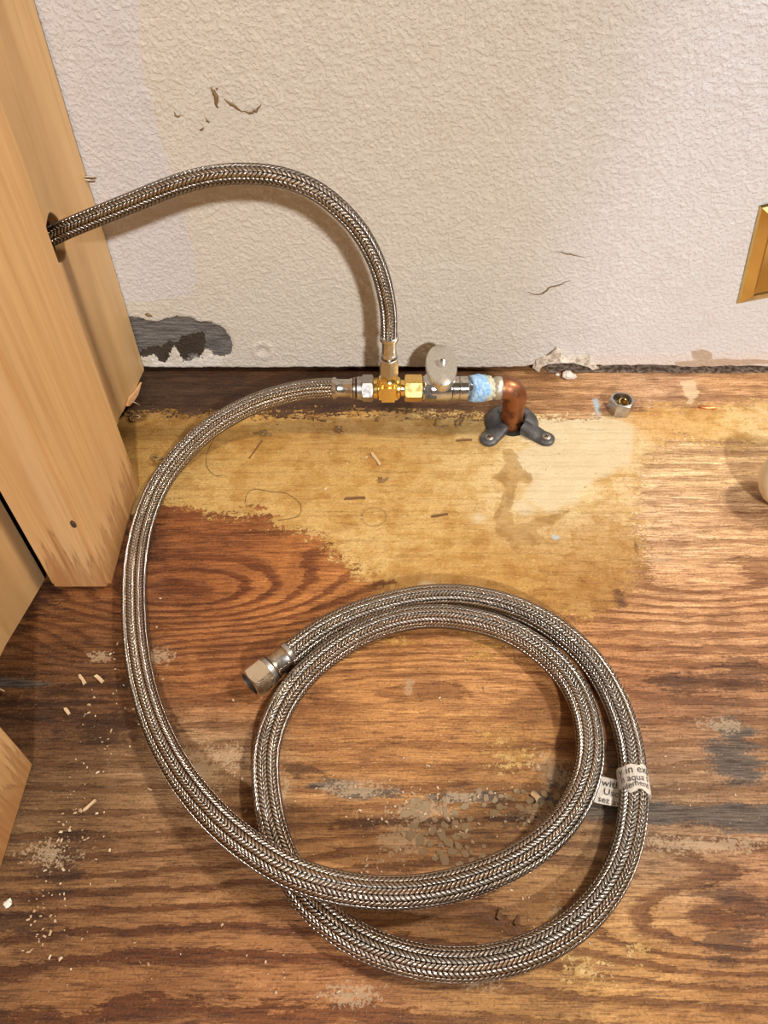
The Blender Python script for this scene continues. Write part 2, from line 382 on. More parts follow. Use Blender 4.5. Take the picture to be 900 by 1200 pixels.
    wood_c = t.mix(t.sstep(speck, .43, .37, 0., .55), wood_c, t.mix(1., wood_c, (1.5, 1.55, 1.65), 'MULTIPLY'))
    # dark floor strip where an old plate stood
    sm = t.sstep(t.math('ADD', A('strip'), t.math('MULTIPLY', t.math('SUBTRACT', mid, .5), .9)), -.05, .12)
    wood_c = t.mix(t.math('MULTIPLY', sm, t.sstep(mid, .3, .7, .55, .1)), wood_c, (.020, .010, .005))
    # dark damp stains, then grey mould
    dk = t.sstep(t.math('ADD', A('dark'), t.math('ADD', t.math('MULTIPLY', t.math('SUBTRACT', mid, .5), 2.4), t.math('MULTIPLY', t.math('SUBTRACT', iso, .5), 1.2))), .25, .5, 0., .72)
    wood_c = t.mix(dk, wood_c, t.mix(1., wood_c, (.24, .17, .13), 'MULTIPLY'))
    gy = t.sstep(t.math('ADD', A('grey'), t.math('ADD', t.math('MULTIPLY', t.math('SUBTRACT', mid, .5), 1.8), t.math('MULTIPLY', t.math('SUBTRACT', speck, .5), 1.6))), .08, .42, 0., .86)
    wood_c = t.mix(gy, wood_c, t.mix(t.sstep(fine, .4, .62), (.105, .088, .074), (.034, .030, .028)))
    # glue film with broken, flaked edges
    brk = t.math('ADD', t.math('MULTIPLY', t.math('SUBTRACT', mid, .5), 3.2), t.math('ADD', t.math('MULTIPLY', t.math('SUBTRACT', iso, .5), 3.6), t.math('MULTIPLY', t.math('SUBTRACT', speck, .5), 4.5)))
    fm = t.sstep(t.math('ADD', A('film'), brk), -.04, .08)
    coat_c = t.attr('coat').outputs['Color']
    coat_c = t.mix(t.sstep(iso2, .47, .60, 0., .7), coat_c, t.mix(1., coat_c, (.80, .69, .46), 'MULTIPLY'))
    coat_c = t.mix(t.sstep(blot, .48, .60, 0., .6), coat_c, t.mix(1., coat_c, (.78, .66, .46), 'MULTIPLY'))
    coat_c = t.mix(t.sstep(iso, .55, .62, 0., .5), coat_c, t.mix(1., coat_c, (1.22, 1.24, 1.3), 'MULTIPLY'))
    coat_c = t.mix(t.sstep(strk2, .54, .60, 0., .45), coat_c, t.mix(1., coat_c, (.70, .56, .40), 'MULTIPLY'))
    coat_c = t.mix(t.sstep(speck, .56, .62, 0., .55), coat_c, t.mix(1., coat_c, (.62, .48, .30), 'MULTIPLY'))
    coat_c = t.mix(t.sstep(speck, .43, .37, 0., .65), coat_c, t.mix(1., coat_c, (1.32, 1.33, 1.35), 'MULTIPLY'))
    pl = t.sstep(t.math('ADD', A('pale'), t.math('ADD', t.math('MULTIPLY', t.math('SUBTRACT', iso2, .5), 1.8), t.math('MULTIPLY', t.math('SUBTRACT', speck, .5), .8))), -.3, .35, 0., .75)
    coat_c = t.mix(pl, coat_c, (.64, .54, .36))
    rn = t.sstep(t.math('ADD', A('run'), t.math('ADD', t.math('MULTIPLY', t.math('SUBTRACT', iso2, .5), .9), t.math('MULTIPLY', t.math('SUBTRACT', iso, .5), .5))), -.06, .08, 0., .66)
    coat_c = t.mix(rn, coat_c, t.mix(t.sstep(iso2, .4, .65), (.40, .235, .07), (.27, .145, .04)))
    spk = t.sstep(t.voro(t.coord(), 120.), .05, .09, 1., 0.)
    sp2 = t.math('MULTIPLY', spk, t.sstep(iso2, .52, .6))
    coat_c = t.mix(t.math('MULTIPLY', sp2, .6), coat_c, (.09, .045, .018))
    coat_c = t.mix(t.sstep(t.math('ADD', A('dark'), t.math('SUBTRACT', iso2, .5)), .35, .6, 0., .6), coat_c, t.mix(1., coat_c, (.3, .2, .12), 'MULTIPLY'))
    c = t.mix(fm, wood_c, coat_c)
    c = t.mix(t.math('MULTIPLY', t.math('MULTIPLY', fm, t.sstep(t.math('ADD', A('film'), brk), .06, .2, .55, 0.)), .6), c, (.16, .085, .03))
    c = t.mix(t.sstep(A('ring'), 0., .6, 0., .5), c, (.22, .12, .04))
    c = t.mix(t.sstep(t.math('ADD', A('cream'), t.math('MULTIPLY', t.math('SUBTRACT', mid, .5), 14.)), -.3, 1.4, 0., .6), c, (.80, .66, .42))
    c = t.mix(t.sstep(t.math('ADD', A('blue'), t.math('MULTIPLY', t.math('SUBTRACT', iso, .5), 5.)), -.5, 2., 0., .7), c, (.36, .54, .66))
    ds = t.sstep(t.math('ADD', A('dust'), t.math('ADD', t.math('MULTIPLY', t.math('SUBTRACT', iso, .5), 2.2), t.math('MULTIPLY', t.math('SUBTRACT', speck, .5), 3.5))), .38, .62, 0., .55)
    c = t.mix(ds, c, (.50, .37, .235))
    gr = t.math('MULTIPLY', t.sstep(grit, .66, .74), .4)
    c = t.mix(gr, c, (.5, .4, .27))
    hgt = t.math('ADD', t.math('ADD', t.math('MULTIPLY', fine, .5), t.math('MULTIPLY', late, -.25)), t.math('ADD', t.math('MULTIPLY', speck, .8), t.math('MULTIPLY', fm, .25)))
    t.bump(hgt, .0008, .9)
    m = t.set(Base_Color=c, Roughness=t.math('ADD', t.sstep(iso2, .35, .65, .36, .62), t.math('MULTIPLY', fm, -.06)), Specular_IOR_Level=.42)
    o = link('floor', me, m, None, True); o['kind'] = 'structure'
    o['label'] = 'stained old plywood floor with flaking yellow glue film'
    return o
floor = floor_build()

# ---- back wall: textured drywall, ragged bottom edge, grey torn patch
def wall_build():
    xs = np.r_[np.linspace(-1.1, -.27, 12, endpoint=False), np.arange(-.27, .36, .0016), np.linspace(.36, 1.1, 12)]
    us = np.r_[0, np.arange(.0016, .30, .0016), np.linspace(.30, 1.6, 20)]
    X, Zb = np.meshgrid(xs, us)
    low = .0050 + .0020*(fbm(xs*18, xs*0, 5)-.5) + np.where(xs > .11, .0045*(fbm(xs*55, xs*0+3, 9)-.5)+.001, 0)
    low = low + np.where((xs > .118) & (xs < .172), .0045*np.sin((xs-.118)/.054*PI), 0)
    Z = np.maximum(Zb, 0) + low[None, :]*np.clip(1-Zb/.02, 0, 1)
    def wl(pts): return [(at_y(a, b, WALL_Y).x, at_y(a, b, WALL_Y).z) for a, b in pts]
    patch = sdf(wl([(130,371),(152,371),(165,372),(172,375),(182,377),(194,373),(206,370),(222,371),(232,377),(246,378),(260,384),(269,392),(273,403),(270,414),(260,418),(250,415),(244,408),(238,410),(236,420),(230,418),(214,424),(210,414),(204,406),(199,412),(196,424),(188,424),(180,416),(168,418),(130,420)]), X, Z)+.0026*(fbm(X*260, Z*260, 13)-.5)+.003*(fbm(X*70, Z*90, 12)-.5)
    umber = sdf(wl([(165,410),(178,408),(190,406),(198,400),(206,402),(212,396),(222,392),(238,390),(242,400),(238,412),(236,420),(228,414),(218,422),(208,418),(202,412),(196,424),(185,424),(165,417)]), X, Z)+.006*(fbm(X*200, Z*240, 14)-.5)
    chip = sdf(wl([(176,418),(190,425),(205,424),(230,419),(245,414),(262,420),(258,428),(180,430)]), X, Z)
    lil = sdf(wl([(-400,-200),(150,-200),(160,0),(168,80),(180,130),(196,190),(215,240),(226,290),(232,330),(225,345),(190,352),(150,355),(-400,355)]), X, Z)+.006*(fbm(X*60, Z*60, 15)-.5)
    white = (X-.085-.25*(Z-.0)*.35)/.12+.5*(fbm(X*14, Z*9, 16)-.5)
    bott = np.where(X > .155, (.020-Z)/.008, -1)+.4*(fbm(X*40, Z*90, 17)-.5)
    stain = sdf(wl([(810,412),(822,409),(834,412),(835,420),(822,424),(812,420)]), X, Z)+.002*(fbm(X*90, Z*90, 18)-.5)
    stain2 = sdf(wl([(790,424),(850,420),(905,421),(905,427),(790,430)]), X, Z)+.003*(fbm(X*60, Z*160, 19)-.5)
    Yw = WALL_Y + np.clip(patch/.0008, 0, 1)*.0011
    tex = (fbm(X*420, Z*420, 23, 3)-.5)
    vis = (np.abs(X) < .36) & (Z < .31)
    Yw = Yw - np.where(vis & (patch < 0) & (bott < .3), .00045*np.clip(tex*2.2, -.3, 1), 0)
    # shallow nail dimple
    q = at_y(308, 411, WALL_Y); rr = np.hypot(X-q.x, Z-q.z); Yw = Yw + .0022*np.exp(-(rr/.0034)**2) - .0008*np.exp(-((rr-.0065)/.002)**2)
    me = grid_mesh('wall', X, Yw, Z)
    bm = bmesh.new(); bm.from_mesh(me)                    # give the board its thickness
    e = [x for x in bm.edges if x.is_boundary]
    r = bmesh.ops.extrude_edge_only(bm, edges=e)
    for v in [g for g in r['geom'] if isinstance(g, bmesh.types.BMVert)]: v.co.y = WALL_Y+.0125
    bm.to_mesh(me); bm.free()
    n = X.size; tot = len(me.vertices)
    def put(nm, a):
        b = np.full(tot, -9., np.float32); b[:n] = a.reshape(n); setattr_(me, nm, b)
    put('patch', patch/.001); put('umber', umber/.001); put('lil', lil/.01); put('white', white); put('bott', bott); put('stain', np.maximum(stain, stain2)/.001); put('chip', chip/.001)
    t = NT('orange_peel_paint'); A = lambda k: t.attr(k).outputs['Fac']
    n1 = t.noise(t.coord(), 380., 3, .5); n2 = t.noise(t.coord(), 40., 4, .6); n3 = t.noise(t.coord((60, 60, 700)), 1., 4, .6); n4 = t.noise(t.coord(), 1400., 3, .6)
    c = t.mix(t.sstep(A('white'), -.2, 1.), (.605, .555, .475), (.715, .70, .705))
    c = t.mix(t.sstep(A('lil'), -.08, .10, 0., .9), c, (.60, .565, .55))
    c = t.mix(t.sstep(n2, .45, .75, 0., .25), c, t.mix(1., c, (.86, .82, .76), 'MULTIPLY'))
    c = t.mix(t.sstep(A('bott'), -.2, .6, 0., .8), c, (.74, .68, .62))
    c = t.mix(t.sstep(t.math('ADD', A('stain'), t.math('MULTIPLY', t.math('SUBTRACT', n2, .5), 3.)), -.3, .8, 0., .75), c, (.46, .32, .20))
    c = t.mix(t.sstep(A('chip'), 0., .6, 0., .8), c, (.72, .68, .62))
    gp = t.mix(t.sstep(n3, .35, .65), (.085, .078, .072), (.20, .185, .172))
    gp = t.mix(t.sstep(t.math('ADD', A('umber'), t.math('MULTIPLY', t.math('SUBTRACT', n1, .5), 9.)), -.3, .3), gp, t.mix(n2, (.030, .022, .015), (.070, .052, .036)))
    c = t.mix(t.sstep(t.math('ADD', A('patch'), t.math('MULTIPLY', t.math('SUBTRACT', n1, .5), 5.)), -.15, .25), c, gp)
    t.bump(t.math('ADD', t.sstep(n1, .42, .66), t.math('MULTIPLY', n4, .5)), .0006, .75)
    m = t.set(Base_Color=c, Roughness=.62, Specular_IOR_Level=.3)
    o = link('wall_back', me, m, None, True); o['kind'] = 'structure'; o['label'] = 'cream textured drywall with a grey torn patch low on the left'
    return o
wall = wall_build()
t = NT('rotten_sole_plate'); nn = t.noise(t.coord((40, 1, 300)), 1., 4); t.bump(nn, .002)
sole_m = t.set(Base_Color=t.mix(nn, (.022, .012, .006), (.09, .05, .025)), Roughness=.85)
box('sole_plate', (-1.1, WALL_Y+.0127, -.002), (1.1, WALL_Y+.05, .06), sole_m, wall, .001)
# crumbled plaster lip in the gap on the right
def ragged(name, pts, y0, y1, mat, parent, seed, amp):
    r = np.random.default_rng(seed); bm = bmesh.new(); n = len(pts); A = []; B = []
    for (x, z) in pts:
        A.append(bm.verts.new((x, y0+r.normal(0, amp), z))); B.append(bm.verts.new((x+r.normal(0, amp), y1, z+r.normal(0, amp*.5))))
    bm.faces.new(A); bm.faces.new(B[::-1])
    for i in range(n): bm.faces.new((A[i], A[(i+1) % n], B[(i+1) % n], B[i]))
    bmesh.ops.triangulate(bm, faces=bm.faces[:])
    o = from_bm(name, bm, mat, None); adopt(o, parent) if parent.type == 'EMPTY' else setattr(o, 'parent', parent)
    return o
t = NT('torn_paper'); nn = t.noise(t.coord(), 300., 4); t.bump(nn, .0008)
paper_m = t.set(Base_Color=t.mix(t.sstep(nn, .4, .65), (.70, .64, .55), (.40, .32, .23)), Roughness=.85)
t = NT('dirty_plaster'); nn = t.noise(t.coord(), 260., 4); t.bump(nn, .002)
dplas_m = t.set(Base_Color=t.mix(t.sstep(nn, .4, .62), (.11, .07, .048), (.34, .26, .20)), Roughness=.9)
def wz(px, py): q = at_y(px, py, WALL_Y); return (q.x, q.z)
ragged('torn_paper', [wz(*p) for p in [(626,431),(628,422),(636,417),(645,414),(652,405),(657,409),(661,417),(675,419),(690,416),(692,422),(688,427),(672,423),(655,421),(642,423),(634,427),(631,434)]], WALL_Y-.0032, WALL_Y-.0004, paper_m, wall, 3, .0007)
ragged('torn_paper', [wz(*p) for p in [(690,424),(697,427),(702,430),(694,432),(688,428)]], WALL_Y-.002, WALL_Y+.0004, paper_m, wall, 4, .0005)
g = [(640,434),(683,433),(730,432),(760,434),(790,433),(842,432),(905,433),(905,436.5),(880,435.5),(858,438),(838,440),(826,437),(808,438.5),(800,436),(786,440),(775,441),(757,438.5),(745,442),(728,439),(715,441),(700,437.5),(690,439),(672,436.5),(655,438)]
ragged('crumbled_plaster', [(at_y(a, b, WALL_Y+.004).x, max(.0006, at_y(a, b, WALL_Y+.004).z)) for a, b in g], WALL_Y-.0015, WALL_Y+.012, dplas_m, wall, 5, .0009)
# dried brown glue marks and hairline cracks standing a little proud of the paint
t = NT('dried_brown_glue'); nn = t.noise(t.coord(), 500., 3)
bglue = t.set(Base_Color=t.mix(nn, (.10, .055, .022), (.26, .16, .06)), Roughness=.7)
def mark(name, pts, r, tp=None):
    P = spline([at_y(a, b, WALL_Y-.0006) for a, b in pts], .0012)
    P += rng.normal(0, .0003, P.shape); r = r*.62; o = tube(name, P, r, bglue, None, 6, tp or (lambda s: .35+1.1*math.sin(PI*min(1, s*1.02))), True); o.parent = wall; return o
mark('dried_glue', [(247,103),(252,110),(254,118),(255,126)], .0018)
mark('dried_glue', [(262,116),(268,120),(278,127),(285,131)], .0010)
mark('dried_glue', [(285,131),(292,132),(299,130),(307,122)], .0009)
mark('dried_glue', [(204,131),(206,136),(212,135)], .0007); mark('dried_glue', [(241,138),(245,145)], .0007); mark('dried_glue', [(233,152),(238,151),(239,149)], .0008)
mark('dried_glue', [(617,343),(632,345),(645,337),(655,334),(669,328)], .0007); mark('dried_glue', [(649,295),(660,296),(672,299),(684,301)], .0005)
mark('dried_glue', [(251,104),(256,103)], .0010); mark('dried_glue', [(169,368),(177,370)], .0018)

# ================================================================= BASE CABINET
def maple(name, c0, c1, stain=False, axis=2, freq=1.0):
    t = NT(name); sc = [110*freq, 110*freq, 110*freq]; sc[axis] = 5.
    w = t.noise(t.coord(tuple(sc)), 1., 5, .6); sc2 = [420*freq]*3; sc2[axis] = 9.; f = t.noise(t.coord(tuple(sc2)), 1., 3, .5)
    big = t.noise(t.coord((14, 14, 3)), 1., 3, .6, 1.2)
    c = t.mix(t.sstep(w, .35, .7), c0, c1); c = t.mix(t.sstep(f, .5, .7, 0., .4), c, t.mix(1., c, (.78, .66, .5), 'MULTIPLY'))
    c = t.mix(t.sstep(big, .45, .62, 0., .35), c, t.mix(1., c, (1.12, 1.08, 1.0), 'MULTIPLY'))
    rough = .5
    if stain:
        g = t.n.new('ShaderNodeNewGeometry'); x, y, z = t.sep(g.outputs['Position'])
        st = t.noise(t.coord((150, 150, 6)), 1., 4, .6)
        lvl = t.math('ADD', .012, t.math('MULTIPLY', t.math('SUBTRACT', st, .40), .16))
        d = t.math('SUBTRACT', lvl, z)
        s = t.sstep(d, -.018, .026, 0., .62)
        c = t.mix(s, c, t.mix(1., c, (.48, .27, .11), 'MULTIPLY'))
        edge = t.math('MULTIPLY', t.sstep(d, -.003, .001), t.math('SUBTRACT', 1., t.sstep(d, .001, .006)))
        c = t.mix(t.math('MULTIPLY', edge, .4), c, (.11, .04, .015))
    t.bump(f, .0003, .6)
    return t.set(Base_Color=c, Roughness=rough, Specular_IOR_Level=.35)
maple_m = maple('maple_panel', (.53, .335, .155), (.61, .405, .20), freq=.3)
fir_m = maple('fir_post', (.60, .37, .17), (.52, .30, .125), stain=True)
cab = thing('base_cabinet', 'maple base cabinet side with a thick wooden post at the left', 'cabinet', (-.28, .3, 0))
XP = -.2033
pan = [(.30, .018), (.4326, .0184)]
for q in [(140,490),(147,478),(150,471),(156,467),(161,452),(163,447),(169,434)]:
    p = at_x(*q, XP); pan.append((p.y, max(.001, p.z)))
pan += [(WALL_Y-.002, .006), (WALL_Y-.0015, .12), (WALL_Y-.0025, .20), (WALL_Y-.0015, .50), (WALL_Y-.0015, .86), (.30, .86)]
hc = (.4390, .1685); hole = [(hc[0]+.0125*math.cos(a)*(1+.05*math.sin(3*a)), hc[1]+.0152*math.sin(a)*(1+.04*math.cos(5*a))) for a in np.linspace(0, 2*PI, 28, endpoint=False)]
yz = lambda x0: (lambda a, b, c: (x0-c, a, b))
prism('side_panel', pan, .007, maple_m, cab, [hole], yz(XP), .0004, 1)
box('post', (-.2196, .2925, .0006), (-.1806, .3850, .86), fir_m, cab, .0026)
ep = [(.3005, .001), (.2925, .003), (.238, .019), (.176, .03), (.176, .86), (.3005, .86)]
prism('end_panel', ep, .014, maple_m, cab, (), yz(-.2262), .0006, 1)
box('front_post', (-.235, .060, .0006), (-.1965, .1742, .86), fir_m, cab, .0022)
box('cabinet_back', (-.80, WALL_Y-.016, .01), (-.2205, WALL_Y-.004, .86), maple_m, cab)
box('cabinet_floor', (-.80, .06, .10), (-.2345, WALL_Y-.018, .112), maple_m, cab)
box('cabinet_top', (-.80, .06, .862), (-.18, WALL_Y-.006, .875), maple_m, cab)
box('far_side_panel', (-.815, .06, .001), (-.801, WALL_Y-.006, .86), maple_m, cab)
box('cabinet_front', (-.80, .06, .001), (-.24, .075, .86), maple_m, cab)
# splintered maple sliver at the panel's lower corner
spl = [at_x(*q, XP+.0006) for q in [(147,476),(150,466),(158,458),(164,448),(160,462),(155,470),(149,476)]]
o = prism('torn_veneer', [(p.y, p.z) for p in spl], .0016, maple('pale_torn_veneer', (.68, .38, .18), (.74, .47, .25)), cab, (), lambda a, b, c: (XP+.0022-c, a, b))
# knot hole on the post corner with a pale torn rim
q = at_y(86, 614, .2925)
lathe('knot', [(.0002, .0012), (.0016, .0012), (.0024, .0004), (.0026, -.001)], (q.x, .2925, q.z), (0, -1, 0), NT('knot_brown').set(Base_Color=(.05, .025, .012), Roughness=.8), cab, 10, sx=.7, sy=1.4)

# ================================================================= PLUMBING
PY = .449; PZ = .0400         # the run of pipe along the wall
def px_x(px, z=PZ): return at_y(px, 455, PY).x
def run(px): return (px_x(px)-0.0)
# ---- upper supply hose
r_up = .0059
tee_x = at_y(455.5, 455, PY).x
up_px = [(455.5,396),(455.5,370),(452,345),(445,318),(433,290),(417,265),(398,245),(376,227),(350,214),(322,206),(292,203.5),(262,204.5),(232,209.5),(200,219),(165,233),(130,247),(100,259),(70,272)]
up_pts = []
for i, (a, b) in enumerate(up_px):
    s = i/(len(up_px)-1); up_pts.append(at_y(a, b, PY-.004*math.sin(PI*s)-.008*s))
last = up_pts[-1]; up_pts.append(last+Vector((-.03, -.004, -.013))); up_pts.append(last+Vector((-.09, -.01, -.05)))
up = thing('supply_hose', 'short braided steel hose arching from the brass tee into the cabinet hole', 'hose', (tee_x, PY, .06))
pth = spline(up_pts, .0018, 10)
tube('braided_sleeve', pth, r_up, hose_up_mat, up, 32)
zt = lambda py: at_y(455.5, py, PY).z
z0, z1 = zt(417), zt(396)
lathe('ferrule', [(.0052, 0), (.0060, .0006), (.0060, .0020), (.0053, .0026), (.0052, z1-z0-.003), (.0060, z1-z0-.0022), (.0069, z1-z0-.001), (.0069, z1-z0+.0018), (.0060, z1-z0+.0024)], (tee_x, PY, z0), (0, 0, 1), steel, up, 32)
za = zt(437)
hexnut('nut', .0074, 0, z0-za-.0012, (tee_x, PY, za), (0, 0, 1), steel_dull, up, rot=PI/6*0.25)
lathe('neck', [(.0046, -.0014), (.0046, .0004)], (tee_x, PY, z0), (0, 0, 1), bronze, up, 24)

# ---- brass tee between the hoses and the valve
tee = thing('brass_tee', 'yellow brass tee fitting joining both braided hoses to the valve', 'pipe fitting', (tee_x, PY, .03))
X = lambda px: at_y(px, 455, PY).x
cx = (PY, PZ)
def along(name, prof, px0, mat, parent, **k):  # profile along +x from pixel column px0; t given in pixel columns
    x0 = X(px0); return lathe(name, [(r, X(px0+t_)-x0) for r, t_ in prof], (x0, PY, PZ), (1, 0, 0), mat, parent, **k)
along('outlet', [(.0062, 0), (.0078, .8), (.0080, 5), (.0066, 6.5), (.0064, 9)], 437, brass, tee)
along('outlet', [(.0066, 0), (.0080, 1.5), (.0080, 4.5), (.0062, 6), (.0060, 11)], 464, brass, tee)
x0, x1 = X(444), X(466)
box('body', (x0, PY-.0084, PZ-.0088), (x1, PY+.0084, PZ+.0086), brass, tee, .0022)
lathe('branch_outlet', [(.0076, .004), (.0074, .0098), (.0060, .0112), (.0056, max(.013, za-PZ+.0005))], (tee_x, PY, PZ), (0, 0, 1), brass, tee, 28)
hexnut('compression_nut', .0104, 0, X(495)-X(474), (X(474), PY, PZ), (1, 0, 0), brass_dull, tee, rot=PI/6)

# ---- shut-off valve
valve = thing('shutoff_valve', 'chrome shut-off valve with an oval handle beside the brass tee', 'valve', (X(515), PY, .03))
along('body', [(.0070, 0), (.0092, .6), (.0094, 6), (.0086, 7), (.0086, 9), (.0098, 10), (.0100, 30), (.0092, 32), (.0092, 34)], 495, chrome, valve, seg=40)
hexnut('hex_collar', .0108, 0, X(512)-X(497), (X(497), PY, PZ), (1, 0, 0), chrome, valve, rot=PI/6+.1)
along('compression_end', [(.0078, 0), (.0088, 1), (.0090, 8), (.0084, 9), (.0090, 10), (.0090, 19), (.0078, 21), (.0074, 28)], 529, metal('shiny_chrome', (.66, .63, .60), .13, .3, (.10, .08, .07), 420.), valve, seg=40)
nrm = Vector((-.03, .02, .998)).normalized()
vb = Vector((X(515), PY, PZ)); 
hd = at_y(517, 430, .4625)
lathe('stem', [(.0070, 0), (.0070, .012), (.0062, .013), (.0055, .0205)], vb, (hd-vb).normalized(), chrome, valve, 24)
hd = at_y(517, 430, .4625)
hand = lathe('handle', [(.0095, -.0060), (.0108, -.0052), (.0114, -.003), (.0117, .000), (.0116, .0022), (.0108, .0034), (.0050, .0037), (.0018, .0036)], hd, nrm, metal('brushed_handle', (.76, .74, .70), .34, .12, (.4, .37, .33), 420.), valve, 48, hint=(0, 1, 0), sx=1.02, sy=2.15)
lathe('handle_screw', [(.0030, .0030), (.0030, .0042), (.0022, .0046), (.0010, .0040)], hd+Vector((0, .002, 0)), nrm, steel_dull, None, 16).parent = hand
lathe('screw_recess', [(.0012, .0046), (.0012, .0050)], hd+Vector((0, .002, 0)), nrm, dark_mat, None, 8).parent = hand

# ---- copper stub with elbow, blue tape band, solder
ex = at_y(603, 470, PY).x
pipe = thing('copper_elbow_pipe', 'tarnished copper elbow pipe rising out of the dark floor flange', 'pipe', (ex, PY, 0))
rp = .0080; bend = .0085
pp = [(X(552), PY, PZ), (X(575), PY, PZ), (ex-bend-.003, PY, PZ)] + [(ex-bend+bend*math.sin(a), PY, PZ-bend+bend*math.cos(a)) for a in np.linspace(.15, PI/2, 8)] + [(ex, PY, .015), (ex, PY, -.0)]
full = np.array(spline(pp, .0012, 4))
tube('pipe', np.array(spline([(X(549), PY, PZ), (X(560), PY, PZ), (X(586), PY, PZ)], .002)), .0066, copper, pipe, 28)
tube('elbow', np.array(spline(pp[2:], .0012, 3)), rp, copper, pipe, 32, lambda s: 1.10 if s < .03 else (1.08 if s < .80 else .92))
lathe('solder_collar', [(.0068, -.001), (.0084, .0004), (.0090, .003), (.0086, .0062), (.0080, .007)], (X(578), PY, PZ), (1, 0, 0), solder, pipe, 26)
lathe('bare_pipe_foot', [(.0076, 0), (.0076, .013)], (ex, PY, .0005), (0, 0, 1), copper, pipe, 24)
def lumpy(name, org, L, r, mat, parent, seed, amp):
    rr = np.random.default_rng(seed); bm = bmesh.new(); NS, NK = 28, 12; ring = []
    for k in range(NK):
        s = k/(NK-1); base = r*(1+.10*math.sin(PI*s))
        ring.append([bm.verts.new((org[0]+L*s+.0022*math.sin(a*2+1+seed)*(.5 if 0 < k < NK-1 else 1)+rr.normal(0, amp*.6), org[1]+(base+rr.normal(0, amp))*math.cos(a), org[2]+(base+rr.normal(0, amp))*math.sin(a))) for a in np.linspace(0, 2*PI, NS, endpoint=False)])
    for k in range(NK-1):
        for i in range(NS): j = (i+1) % NS; bm.faces.new((ring[k][i], ring[k][j], ring[k+1][j], ring[k+1][i]))
    bm.faces.new(ring[0]); bm.faces.new(ring[-1])
    o = from_bm(name, bm, mat, None, True); adopt(o, parent); return o
t = NT('blue_tape'); nn = t.noise(t.coord(), 350., 4); t.bump(nn, .0012)
tape_m = t.set(Base_Color=t.mix(t.sstep(nn, .35, .65), (.20, .42, .74), (.42, .62, .82)), Roughness=.7)
t = NT('cream_sealant'); nn = t.noise(t.coord(), 350., 4); t.bump(nn, .001)
seal_m = t.set(Base_Color=t.mix(nn, (.50, .48, .36), (.66, .66, .52)), Roughness=.6)
lumpy('blue_tape', (X(552.5), PY, PZ), X(571)-X(552.5), .0096, tape_m, pipe, 2, .00035)
lumpy('sealant', (X(566), PY, PZ), X(578)-X(566), .0086, seal_m, pipe, 8, .0006)

# ---- dark floor flange with two screwed ears
flm = NT('dark_grey_flange'); nn = flm.noise(flm.coord(), 120., 4); flm.bump(nn, .0006, .5)
flange_m = flm.set(Base_Color=flm.mix(flm.sstep(nn, .4, .7), (.042, .042, .045), (.105, .105, .108)), Roughness=.42, Metallic=.0)
fc = Vector((ex+.0012, .452, 0))
flange = thing('floor_flange', 'dark grey pipe flange screwed to the floor by two ears', 'flange', fc)
eL = at_z(573, 513.5, .003); eR = at_z(640, 513, .003)
def ring_plate():
    bm = bmesh.new(); a0, a1 = math.radians(-28), math.radians(208); n = 44; rows = []
    prof = [(.0098, .0085), (.0112, .0092), (.0150, .0082), (.0195, .0052), (.0212, .0030), (.0214, .0004), (.0196, .0004), (.0100, .0050)]
    for i in range(n+1):
        a = a0+(a1-a0)*i/n
        rows.append([bm.verts.new((fc.x+r*math.cos(a), fc.y+r*math.sin(a), z)) for r, z in prof])
    for i in range(n):
        for k in range(len(prof)):
            j = (k+1) % len(prof); bm.faces.new((rows[i][k], rows[i][j], rows[i+1][j], rows[i+1][k]))
    bm.faces.new(rows[0]); bm.faces.new(rows[-1])
    o = from_bm('collar', bm, flange_m, None, True, 35); adopt(o, flange)
ring_plate()
